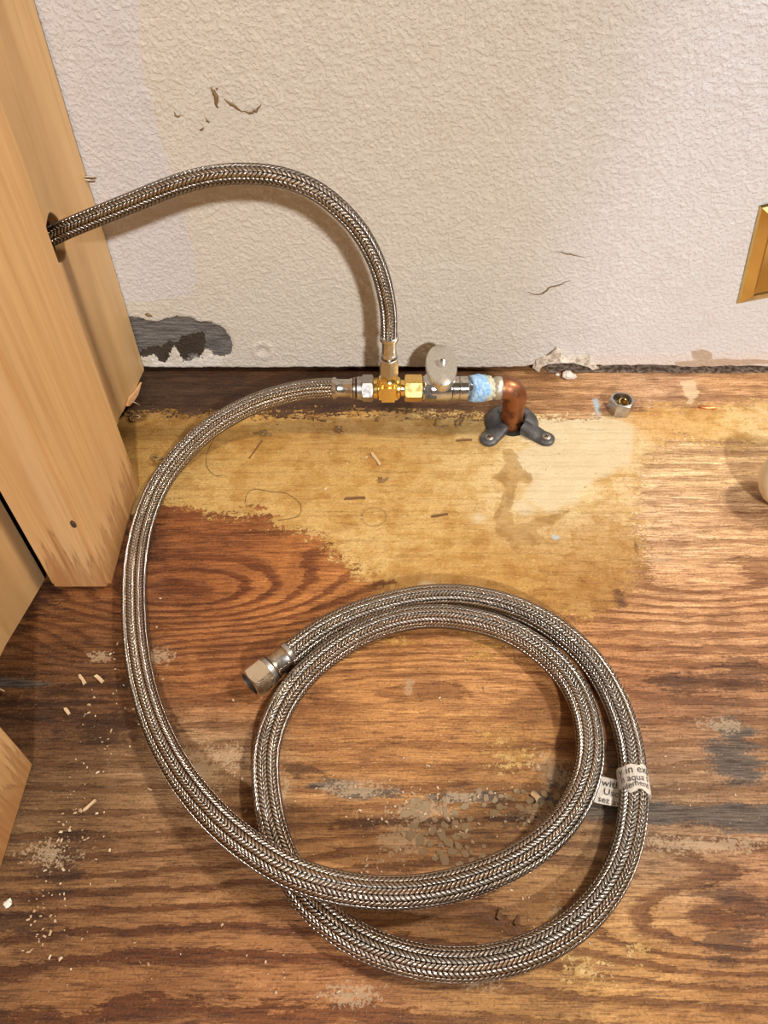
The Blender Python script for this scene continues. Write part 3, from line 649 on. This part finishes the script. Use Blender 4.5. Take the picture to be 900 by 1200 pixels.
def ear(e, side):
    oc = Vector((fc.x+side*.0088, fc.y-.0065)); d = Vector((e.x-oc.x, e.y-oc.y)); L = d.length; d.normalize(); nx = Vector((-d.y, d.x)); w = .0072
    out = []
    for a in np.linspace(-PI/2, PI/2, 12): out.append((L+w*.92*math.cos(a), w*.92*math.sin(a)))
    out += [(.008, w*1.05), (.008, -w*1.05)]
    bm = bmesh.new(); top = []; bot = []
    hz = lambda s: .0036+.0040*max(0, min(1, (L*.75-s)/(L*.75)))
    M = []
    for k in range(9):
        s = .0+L*k/8; M.append((s, w*(.86+.10*k/8)))
    outl = [(s, ww) for s, ww in M]+[(L+w*.96*math.sin(a), w*.96*math.cos(a)) for a in np.linspace(.2, PI-.2, 11)]+[(s, -ww) for s, ww in reversed(M)]
    P = lambda s, q, z: (oc.x+d.x*s+nx.x*q, oc.y+d.y*s+nx.y*q, z)
    ctr = [bm.verts.new(P(min(s, L), 0, hz(s)+.0003)) for s, q in outl]
    t1 = [bm.verts.new(P(s if s <= L else L+(s-L)*.86, q*.86, hz(s))) for s, q in outl]
    t2 = [bm.verts.new(P(s, q, hz(s)-.0008)) for s, q in outl]; b = [bm.verts.new(P(s, q, .0003)) for s, q in outl]
    n = len(outl)
    for i in range(n-1):
        bm.faces.new((ctr[i], ctr[i+1], t1[i+1], t1[i])); bm.faces.new((t1[i], t1[i+1], t2[i+1], t2[i])); bm.faces.new((t2[i], t2[i+1], b[i+1], b[i]))
    bm.faces.new((t2[0], b[0], b[-1], t2[-1], t1[-1], ctr[0], t1[0])); bm.faces.new(b)
    bmesh.ops.remove_doubles(bm, verts=bm.verts[:], dist=1e-6)
    o = from_bm('ear', bm, flange_m, None, True, 40); adopt(o, flange)
    sc = lathe('screw', [(.0036, .0034), (.0036, .0044), (.0030, .0049), (.0005, .0051)], (e.x, e.y, 0), (0, 0, 1), screw_mat, flange, 20)
    for r_ in (.4, .4+PI/2):
        c_, s_ = math.cos(r_), math.sin(r_)
        sl = prism('slot', [(-.0021, -.00035), (.0021, -.00035), (.0021, .00035), (-.0021, .00035)], .0005, dark_mat, None, tf=lambda a, b, c: (e.x+a*c_-b*s_, e.y+a*s_+b*c_, .0047+c)); sl.parent = sc; sl.matrix_parent_inverse = Matrix.Translation(-Vector(flange.location))@Matrix.Identity(4) if False else sl.matrix_parent_inverse
ear(eL, -1); ear(eR, 1)
o = lathe('gap_shade', [(.0102, .0005), (.0102, .0012)], fc+Vector((0, -.004, 0)), (0, 0, 1), dark_mat, flange, 28)  # black disc paints the shade in the gap between the ears

# ---- long hose coiled on the floor
r_l = .0077
main_px = [(391,455,.040),(372,455.5,.0395),(350,458,.0385),(325,464,.0365),(300,472,.034),(275,484,.031),(250,499,.028),(228,517,.024),(208,538,.020),(190,562,.016),(176,590,.0125),(166,620,.010),(160,650,.0085),(157,682,.0078),
 (158,740,.0078),(166,797,.0078),(182,850,.0085),(204,895,.011),(232,935,.0145),(266,971,.018),(306,1002,.0215),(347,1025,.0235),(400,1041,.0235),(455,1046.5,.0225),(510,1042,.0205),(562,1028,.0185),(610,1006,.0165),(648,977,.015),(675,941,.014),(690,900,.0135),(691,860,.0125),
 (681,822,.0110),(660,787,.0095),(627,757,.0085),(590,737,.0080),(550,726,.0078),(505,722,.0078),(462,728,.0078),(420,744,.0078),(380,770,.0078),(347,802,.0078),(324,840,.0078),(312,880,.0078),(312,925,.0078),(320,972,.0078),(336,1015,.0078),(362,1055,.0078),(400,1089,.0078),(445,1113,.0078),(500,1128,.0078),
 (555,1130,.0078),(610,1119,.0078),(660,1095,.0078),(700,1059,.0078),(728,1012,.0078),(741,960,.0078),(742,905,.0078),(735,860,.0078),(718,815,.0078),(694,776,.0078),(662,745,.0078),(622,720,.0078),(580,705,.0078),(535,698,.0078),(490,700,.0078),(445,710,.0078),(405,724,.0078),(370,743,.0078),(336,769,.0080)]
hp = [at_z(a, b, z) for a, b, z in main_px]
hose = thing('braided_hose', 'long braided steel hose lying coiled in a loop on the plywood floor', 'hose', at_z(510, 900, 0))
path = spline(hp, .0020, 14)
tube('braided_sleeve', path, r_l, hose_long_mat, hose, 40)
# connector at the brass tee
lathe('ferrule', [(.0078, 0), (.0082, .0006), (.0082, .0022), (.0072, .003), (.0068, .0040), (.0068, .0128), (.0074, .0136), (.0074, .0150), (.0060, .0156)], (X(390), PY, PZ), (1, 0, 0), steel, hose, 32)
lathe('retaining_ring', [(.0070, 0), (.0082, .0006), (.0082, .0020), (.0070, .0026)], (X(413.5), PY, PZ), (1, 0, 0), bronze, hose, 32)
lathe('swivel_sleeve', [(.0074, 0), (.0086, .0008), (.0088, .0070)], (X(417.5), PY, PZ), (1, 0, 0), steel_dull, hose, 32)
hexnut('nut', .0104, 0, X(437.5)-X(424), (X(424), PY, PZ), (1, 0, 0), steel_dull, hose, rot=PI/6)
# free end
T, N_, B_ = frames(path); e0 = Vector(path[-1].tolist()); 
p_end = at_z(297, 799, .0082); ax = (p_end-e0); ax.z = 0.0; Lp = ax.length; ax.normalize()
lathe('ferrule', [(.0074, -.0030), (.0086, -.0022), (.0086, .0004), (.0076, .0012), (.0072, .0022), (.0072, .0100)], e0, ax, steel, hose, 36)
lathe('retaining_ring', [(.0070, .0094), (.0082, .0100), (.0084, .0114), (.0074, .0122)], e0, ax, bronze, hose, 36)
lathe('swivel_sleeve', [(.0070, .0118), (.0084, .0124), (.0090, .0150), (.0090, .0170)], e0, ax, steel_dull, hose, 36)
en = e0+ax*.0155; en.z = .0092
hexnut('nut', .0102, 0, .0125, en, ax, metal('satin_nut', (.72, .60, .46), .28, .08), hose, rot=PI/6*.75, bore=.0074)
lathe('bore', [(.0073, .0121), (.0072, .0045), (.0004, .0044)], en, ax, NT('bore_shade').set(Base_Color=(.03, .022, .016), Roughness=.5), hose, 28, cap=False)  # dark liner paints the shade inside the open nut

# ---- printed paper tag wrapped round the hose
t = NT('tag_paper'); nn = t.noise(t.coord(), 600., 3); t.bump(nn, .0002)
tagp = t.set(Base_Color=t.mix(nn, (.90, .84, .76), (.95, .90, .84)), Roughness=.55)
ink = NT('tag_ink').set(Base_Color=(.03, .028, .028), Roughness=.6)
ia = int(np.argmin([(p[0]-at_z(744, 920, .0078).x)**2+(p[1]-at_z(744, 920, .0078).y)**2 for p in path]))
ct = Vector(path[ia].tolist()); tg = Vector(T[ia].tolist()).normalized()
if tg.y < 0: tg = -tg
tg = (tg+Vector((-.12, 0, 0))).normalized()
sx_ = tg.cross(Vector((0, 0, 1))).normalized(); upv = sx_.cross(tg).normalized()     # sx_ to the right, upv off the floor
RW = r_l+.0006
def wrap(s, tt, off=0.): a = s/RW; return ct + sx_*((RW+off)*math.sin(a)) + upv*((RW+off)*math.cos(a)) + tg*tt
warn = None
bm = bmesh.new(); rows = []
NSW = 36
for tt0 in np.linspace(-1, 1, 7):
    row = []
    for i in range(NSW+1):
        s = (-1.05+2.1*i/NSW)*PI*RW*.78
        edge = .0078 + .0004*math.sin(i*.9)
        tt = tt0*edge + (.0022*math.exp(-(s/.004)**2) if tt0 < 0 else 0)*abs(tt0) + .0006*s/RW
        row.append(bm.verts.new(wrap(s, tt)))
    rows.append(row)
for a, b in zip(rows[:-1], rows[1:]):
    for i in range(NSW): bm.faces.new((a[i], a[i+1], b[i+1], b[i]))
bmesh.ops.solidify(bm, geom=bm.faces[:], thickness=.00015)
warn = from_bm('warning_tag', bm, tagp, None, True, 40); adopt(warn, hose); warn['label'] = 'white paper tag with printed words'
f0 = at_z(706, 910, .004); f1 = at_z(699.5, 941, .004); f2 = at_z(731, 947, .0055); f3 = at_z(737, 917, .0060); fb0 = at_z(672, 902, .0022); fb1 = at_z(668, 928, .0022)
u_ = (f3-f0); v_ = (f0-f1)
bm = bmesh.new(); FL = [fb0, f0, f0.lerp(f3, .5), f3]; FB = [fb1, f1, f1.lerp(f2, .5), f2]
a_ = [bm.verts.new(p) for p in FL]; b_ = [bm.verts.new(p) for p in FB]
for i in range(3): bm.faces.new((b_[i], b_[i+1], a_[i+1], a_[i]))
bmesh.ops.solidify(bm, geom=bm.faces[:], thickness=.00015)
flag = from_bm('tag_flag', bm, tagp, None); adopt(flag, hose)
def text_mesh(body, size):
    c = bpy.data.curves.new('txt', 'FONT'); c.body = body; c.size = size; c.resolution_u = 3
    o = bpy.data.objects.new('txt', c); COL.objects.link(o); dg = bpy.context.evaluated_depsgraph_get()
    me = bpy.data.meshes.new_from_object(o.evaluated_get(dg)); bpy.data.objects.remove(o); bpy.data.curves.remove(c)
    bm = bmesh.new(); bm.from_mesh(me); bpy.data.meshes.remove(me)
    return bm
def letter(body, size, fn, parent):
    bm = text_mesh(body, size); bmesh.ops.triangulate(bm, faces=bm.faces[:])
    bmesh.ops.subdivide_edges(bm, edges=[e for e in bm.edges if e.calc_length() > .001], cuts=1)
    for v in bm.verts: v.co = fn(v.co.x, v.co.y)
    o = from_bm('lettering', bm, ink, None); o.parent = parent; o.matrix_parent_inverse = Matrix.Translation(-Vector(hose.location)) if False else Matrix.Identity(4)
    return o
# parts of the tag sit in the tag's own frame (mesh coordinates are world coordinates there)
for body, s0, t0, sz in (("y in exp", -.0100, .0032, .0060), ("n aqua s", -.0092, -.0010, .0050), ("ulement", -.0086, -.0052, .0046)):
    letter(body, sz, (lambda s0, t0: (lambda x, y: wrap(x+s0, y+t0+.0006*(x+s0)/RW+(.0014*math.exp(-((x+s0)/.004)**2) if t0 < -.004 else 0), .00025)))(s0, t0), warn)
nF = u_.cross(v_).normalized(); nF = nF if nF.z > 0 else -nF
uu = u_.normalized(); vv = nF.cross(uu).normalized()
FH = v_.length
for body, s0, t0, sz in (("with", .0004, .66, .0056), ("Uso", .0022, .36, .0052), ("sez av", .0002, .06, .0048)):
    letter(body, sz, (lambda s0, t0: (lambda x, y: f1+(f0-f1)*t0+uu*(x+s0)+vv*y+nF*.0004))(s0, t0), flag)

# ================================================================= LOOSE THINGS
# hex nut with a brass sleeve inside
nb = at_z(725.5, 481, 0); loose = thing('compression_nut', 'loose steel hex nut standing on the floor right of the flange', 'nut', nb)
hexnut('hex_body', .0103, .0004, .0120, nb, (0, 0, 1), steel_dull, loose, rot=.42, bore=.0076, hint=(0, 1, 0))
lathe('bottom_rim', [(.0060, .0006), (.0078, .0006), (.0078, .0030), (.0060, .0030), (.0060, .0006)], nb, (0, 0, 1), steel_dull, loose, 28, cap=False)
sv = lathe('compression_sleeve', [(.0036, 0), (.0046, .0006), (.0050, .0022), (.0046, .0040), (.0036, .0046), (.0034, .0044), (.0034, .0002), (.0036, 0)], nb+Vector((.0008, .0004, .0052)), (.25, -.25, .93), brass, None, 28, cap=False)
tag(sv, 'small brass sleeve sitting inside the loose hex nut', 'pipe fitting')

# brass wall plate at the right edge
pl = thing('brass_wall_plate', 'polished brass cover plate on the wall at the right edge', 'wall plate', at_y(863, 355, WALL_Y))
pa = at_y(863, 355, WALL_Y); pb = at_y(890, 240, WALL_Y); ev = (pb-pa); ev.y = 0; hgt = ev.length; ev.normalize(); eh = Vector((ev.z, 0, -ev.x)); eh = eh if eh.x > 0 else -eh
eh = (eh + Vector((0, 0, .10))).normalized()
Wp = .114
Pp = lambda a, b, c: tuple(pa + eh*a + ev*b + Vector((0, -.0008-c, 0)))
pm = metal('polished_brass', (.66, .49, .19), .16, .3, (.42, .28, .09), 30.)
bm = bmesh.new(); ins = [(0, 0), (.0012, .0020), (.0085, .0058), (.0100, .0052), (.0120, .0052)]
rings = []
for d, c in ins: rings.append([bm.verts.new(Pp(a, b, c)) for a, b in ((d, d), (Wp-d, d), (Wp-d, hgt-d), (d, hgt-d))])
for a, b in zip(rings[:-1], rings[1:]):
    for i in range(4): bm.faces.new((a[i], a[(i+1) % 4], b[(i+1) % 4], b[i]))
bm.faces.new(rings[-1]); o = from_bm('plate', bm, pm, None); adopt(o, pl)
for a in (.35, .65):
    q = Vector(Pp(Wp*a, hgt*.5, .0054)); lathe('plate_screw', [(.0034, 0), (.0034, .0006), (.0022, .0012), (.0003, .0012)], q, (0, -1, 0), pm, pl, 16)

# nails and staple
nail_m = metal('nail_steel', (.42, .36, .28), .35, .2)
for k, (a, b) in enumerate([((93, 206.5), (112, 207.5)), ((96, 210.5), (110.5, 211.5))]):
    p0 = at_y(*a, WALL_Y-.006); p1 = at_y(*b, WALL_Y-.004)
    d = (p1-p0); L = d.length
    o = lathe('nail', [(.0004, 0), (.0008, .0006), (.0008, L-.001), (.0005, L)], p0, d, nail_m, None, 10)
    tag(o, ['upper of two thin nails poking out beside the cabinet edge', 'lower of two thin nails poking out beside the cabinet edge'][k], 'nail', 'nails poking out of the cabinet panel')
p0 = at_z(153.5, 469.5, .016); p1 = at_z(164, 475, .013)
tag(lathe('staple', [(.0004, 0), (.0006, .0004), (.0006, (p1-p0).length)], p0, p1-p0, metal('bright_wire', (.9, .88, .84), .2, .05), None, 8), 'bright wire staple sticking out under the cabinet panel corner', 'staple')
p0 = at_z(-4, 806, .006); p1 = at_z(5, 810.5, .003)
tag(lathe('staple', [(.0004, 0), (.0006, .0004), (.0006, (p1-p0).length)], p0, p1-p0, metal('bright_wire_b', (.9, .88, .84), .2, .05), None, 8), 'bright wire staple near the floor at the left edge', 'staple')

# cream plastic bottle at the right edge, mostly out of frame
t = NT('cream_plastic'); cream_m = t.set(Base_Color=(.84, .74, .54), Roughness=.4, Subsurface_Weight=.15, Subsurface_Radius=(.01, .006, .003))
bc = at_z(931, 563, .024); ba = Vector((.93, -.36, .0))
bot = thing('plastic_bottle', 'rounded cream plastic bottle lying at the right edge of the frame', 'bottle', (bc.x, bc.y, 0))
prof = [(.0004, -.0235), (.006, -.0227), (.012, -.0200), (.0175, -.0155), (.0212, -.009), (.0232, -.001), (.0237, .006), (.0237, .085), (.021, .096), (.013, .104), (.0115, .106)]
lathe('bottle_body', prof, bc, ba, cream_m, bot, 48)
lathe('bottle_neck', [(.0112, .1055), (.0112, .112)], bc, ba, cream_m, bot, 28)
lathe('cap', [(.0135, .1115), (.0140, .1125), (.0140, .126), (.0128, .1275)], bc, ba, NT('cap_white').set(Base_Color=(.75, .72, .66), Roughness=.4), bot, 28)

# plaster crumb, copper scrap, wood chips and splinters
def chunk(name, px, py, size, mat, label, cat, seed, flat=.6, sx=1., group=None, rot=0., z=0.):
    r = np.random.default_rng(seed); bm = bmesh.new(); bmesh.ops.create_icosphere(bm, subdivisions=2, radius=1)
    q = at_z(px, py, z)
    for v in bm.verts:
        k = 1+.55*(vnoise(np.array([v.co.x*1.6+seed]), np.array([v.co.y*1.6+v.co.z*1.3+9]), seed)[0]-.5)+r.normal(0, .09)
        c = v.co*k*size; a = Vector((c.x*sx, c.y, max(c.z*flat, -size*flat*.55)))
        v.co = Vector((a.x*math.cos(rot)-a.y*math.sin(rot), a.x*math.sin(rot)+a.y*math.cos(rot), a.z+size*flat*.56))
    o = from_bm(name, bm, mat, None); o.location = q; tag(o, label, cat, group); return o
t = NT('white_plaster'); nn = t.noise(t.coord(), 400., 3); t.bump(nn, .001)
plast = t.set(Base_Color=t.mix(nn, (.60, .55, .48), (.80, .76, .70)), Roughness=.85)
chunk('plaster_crumb', 666, 442, .0048, plast, 'white plaster crumb on the floor behind the copper elbow', 'plaster', 1, .6, 1.2)
chunk('plaster_crumb', 653, 440, .0018, plast, 'tiny white plaster bead left of the larger plaster crumb', 'plaster', 2, .8)
chunk('plaster_crumb', 10, 1059, .0022, plast, 'pale crumb on the floor near the lower left edge', 'plaster', 3)
q0 = at_z(819, 477, .0012); q1 = at_z(840, 478.5, .0012)
o = lathe('copper_scrap', [(.0006, 0), (.0013, .0008), (.0013, (q1-q0).length-.002), (.0006, (q1-q0).length)], q0, q1-q0, metal('scrap_copper', (.72, .30, .13), .35, .15), None, 8); tag(o, 'short copper coloured scrap on the floor near the right wall', 'scrap')
t = NT('splinter_wood'); nn = t.noise(t.coord((60, 400, 60)), 1., 3)
splm = t.set(Base_Color=t.mix(nn, (.46, .31, .17), (.62, .45, .28)), Roughness=.7)
t = NT('splinter_brown'); splb = t.set(Base_Color=(.16, .075, .025), Roughness=.6)
def splinter(a, b, w, mat, label, seed, z=.0010):
    p0, p1 = at_z(*a, z), at_z(*b, z); d = p1-p0; L = d.length; d.normalize(); n = Vector((-d.y, d.x, 0)); r = random.Random(seed)
    top = [(0, -.7), (.25, -1), (.6, -.8), (1, -.9), (.94, .1), (1, .6), (.5, .8), (.06, .5)]
    bm = bmesh.new(); A = [bm.verts.new(p0+d*L*s+n*w*k*r.uniform(.7, 1.2)+Vector((0, 0, r.uniform(0, .0005)))) for s, k in top]
    B = [bm.verts.new(Vector((v.co.x, v.co.y, .0003))) for v in A]
    bm.faces.new(A); bm.faces.new(B[::-1])
    for i in range(8): bm.faces.new((A[i], A[(i+1) % 8], B[(i+1) % 8], B[i]))
    return tag(from_bm('wood_splinter', bm, mat, None), label, 'wood chip', 'wood chips lying on the floor')
splinter((97,950), (112,937), .0009, splm, 'long pale splinter on the floor beside the lower left post', 1)
splinter((112,791), (121,799), .0014, splm, 'pale square-ended chip on the brown floor left of the long hose', 2)
splinter((76,829), (81,837), .0012, splm, 'small pale chip on the dark floor above the lower left post', 3)
splinter((93,790), (100,801), .0014, splm, 'small tan chip left of the pale square-ended chip', 4)
splinter((505,605), (525,602), .0012, splb, 'brown bark chip on the yellow glue right of the round ring mark', 5)
splinter((403,584), (428,583), .0013, splb, 'dark brown chip on the yellow glue above the round ring mark', 6)
splinter((534,516), (553,515), .0011, splb, 'thin brown chip on the floor left of the flange', 7)
splinter((623,928), (632,936), .0024, splm, 'round tan chip on the flaking floor inside the coil', 8)
splinter((514,936), (522,926), .0012, splb, 'dark brown chip inside the coil on the grey streak', 9)
splinter((583,1077), (587,1066), .0012, splb, 'dark seed-like chip between the two lower coil turns', 10)
splinter((603,1083), (609,1072), .0012, splb, 'second dark chip between the two lower coil turns, nearer the tag', 11)
splinter((436,530), (446,545), .0016, splm, 'pale flat fleck on the glue film left of the flange', 12)
splinter((308,515), (292,537), .0006, splb, 'thin brown sliver beneath the knotty spot on the yellow glue', 13)

# curled dry glue strips on the film
def curl(px, py, r, label, seed):
    q = at_z(px, py, 0); rr = random.Random(seed)
    pts = []; a = rr.uniform(0, 6.28); p = Vector((q.x-r*.6, q.y, 0))
    for k in range(13):
        a += rr.uniform(-.4, 1.5); p = p+Vector((math.cos(a)*1.25, math.sin(a)*.8, 0))*r*.48; p = p+(q-p)*.12
        pts.append((p.x, p.y, .0010+rr.uniform(0, .0016)))
    o = tube('glue_curl', spline(pts, .0008), .00062, gcurl, None, 6, lambda s_: .5+.8*abs(math.sin(s_*17+seed)), True); return tag(o, label, 'glue scrap', 'dried glue curls on the floor')
t = NT('amber_glue'); nn = t.noise(t.coord(), 400., 3); gcurl = t.set(Base_Color=t.mix(nn, (.10, .045, .015), (.34, .22, .10)), Roughness=.25)
curl(316, 509, .0034, 'brown curl of dried glue at the top of the glue film below the long hose', 1)
curl(401, 506, .0034, 'glossy glue curl on the floor below the steel hose connector', 2)
curl(452, 563, .0026, 'pale glue curl above the round ring mark', 3)
for i, (a, b, r) in enumerate([(505, 489, .005), (522, 495, .005), (538, 499, .005), (549, 493, .004), (493, 485, .004)]):
    curl(a, b, r, ['lumpy glue curl below the left end of the chrome valve', 'lumpy glue curl under the valve handle', 'lumpy glue curl under the valve, nearest the flange ear', 'lumpy glue curl under the blue tape', 'lumpy glue curl under the brass nut'][i], 20+i)
curl(160, 492, .0042, 'dark curled scrap under the cabinet panel corner', 31)
curl(185, 538, .0034, 'dark curled scrap left of the long hose on the glue film', 32)

# hairs
hm = NT('dark_hair').set(Base_Color=(.08, .045, .02), Roughness=.5)
def hair(pts, label):
    P = spline([at_z(a, b, .0009) for a, b in pts], .002); o = tube('hair', P, .00016, hm, None, 5); return tag(o, label, 'hair', 'loose hairs on the floor')
hair([(287,590),(290,578),(300,573),(316,576),(335,578),(350,588),(353,598),(347,606),(325,610)], 'curled hair on the yellow glue above the wood grain arches')
hair([(252,512),(243,530),(242,545),(250,556),(260,558)], 'thin hair on the yellow glue just right of the long hose')

# paint flakes on the floor inside the coil
t = NT('flaking_paint'); nn = t.noise(t.coord((1, 1, 1)), 300., 3); t.bump(nn, .0006)
flk = t.set(Base_Color=t.mix(nn, (.36, .25, .14), (.54, .40, .25)), Roughness=.75)
flmesh = []
for k in range(6):
    r = random.Random(k+50); bm = bmesh.new(); n = 5
    T1 = [bm.verts.new((math.cos(2*PI*i/n+r.uniform(-.25, .25))*r.uniform(.65, 1.1), math.sin(2*PI*i/n)*r.uniform(.6, 1.0), r.uniform(.22, .36))) for i in range(n)]
    B1 = [bm.verts.new((v.co.x*1.02, v.co.y*1.02, 0)) for v in T1]
    bm.faces.new(T1); bm.faces.new(B1[::-1])
    for i in range(n): bm.faces.new((T1[i], T1[(i+1) % n], B1[(i+1) % n], B1[i]))
    bmesh.ops.recalc_face_normals(bm, faces=bm.faces[:]); me = bpy.data.meshes.new('paint_flake'); bm.to_mesh(me); bm.free(); me.materials.append(flk); flmesh.append(me)
rr = random.Random(5); placed = []
for (cx_, cy_, sx, sy, n) in [(515, 970, 26, 18, 26), (545, 1000, 24, 10, 14), (590, 938, 36, 10, 22), (495, 950, 20, 8, 8), (640, 945, 14, 10, 8)]:
    for _ in range(n):
        for _try in range(30):
            a, b = rr.gauss(cx_, sx*.6), rr.gauss(cy_, sy*.6); s = rr.uniform(.0013, .0030); q = at_z(a, b)
            if all((q-p).length > (s+z)*.86 for p, z in placed): break
        else: continue
        placed.append((q, s)); o = bpy.data.objects.new('paint_flake', rr.choice(flmesh)); COL.objects.link(o); o.parent = floor
        o.location = (q.x, q.y, .0001); o.scale = (s*1.35, s*1.05, .0008); o.rotation_euler = (0, 0, rr.uniform(0, 6.28))

# sawdust and grit: uncountable
def grit_mesh():
    r = np.random.default_rng(99); V = []; Fc = []
    zones = [((70,850),70,60,90),((60,960),60,70,120),((40,1080),50,60,70),((140,780),60,60,50),((250,900),70,60,30),((450,930),90,50,60),((550,960),80,40,70),((640,1080),60,40,20),((300,1130),160,40,24),((750,560),120,60,30),((330,560),140,50,30),((800,900),80,90,24),((560,800),90,50,20),((430,1010),80,50,30),((25,800),25,40,40)]
    for (c, sx, sy, n) in zones:
        for _ in range(n):
            q = at_z(c[0]+r.normal(0, sx*.6), c[1]+r.normal(0, sy*.6)); 
            if q.x < -.176 and q.y < .40 or q.y > .51: continue
            s = .00018+abs(r.normal(0, .00026)); L = s*r.uniform(1, 2.2); a = r.uniform(0, 6.28); k = len(V); hh = s*.8
            ca, sa = math.cos(a), math.sin(a)
            for (u, v, z) in ((-L, -s, .0002), (L, -s*.7, .0002), (L*.8, s, .0002), (-L*.7, s*.8, .0002), (-L*.6, -s*.4, hh), (L*.6, 0, hh*1.2), (0, s*.5, hh)):
                V.append((q.x+u*ca-v*sa, q.y+u*sa+v*ca, z+.0003))
            Fc += [(k, k+3, k+2, k+1), (k, k+1, k+5, k+4), (k+1, k+2, k+5), (k+2, k+3, k+6), (k+2, k+6, k+5), (k+3, k, k+4, k+6), (k+4, k+5, k+6)]
    t = NT('sawdust'); nn = t.noise(t.coord(), 90., 2)
    o = pyd('sawdust', V, Fc, t.set(Base_Color=t.mix(t.sstep(nn, .35, .65), (.40, .26, .14), (.62, .50, .35)), Roughness=.8))
    o['kind'] = 'stuff'; tag(o, 'pale sawdust and grit scattered over the plywood floor', 'sawdust')
grit_mesh()
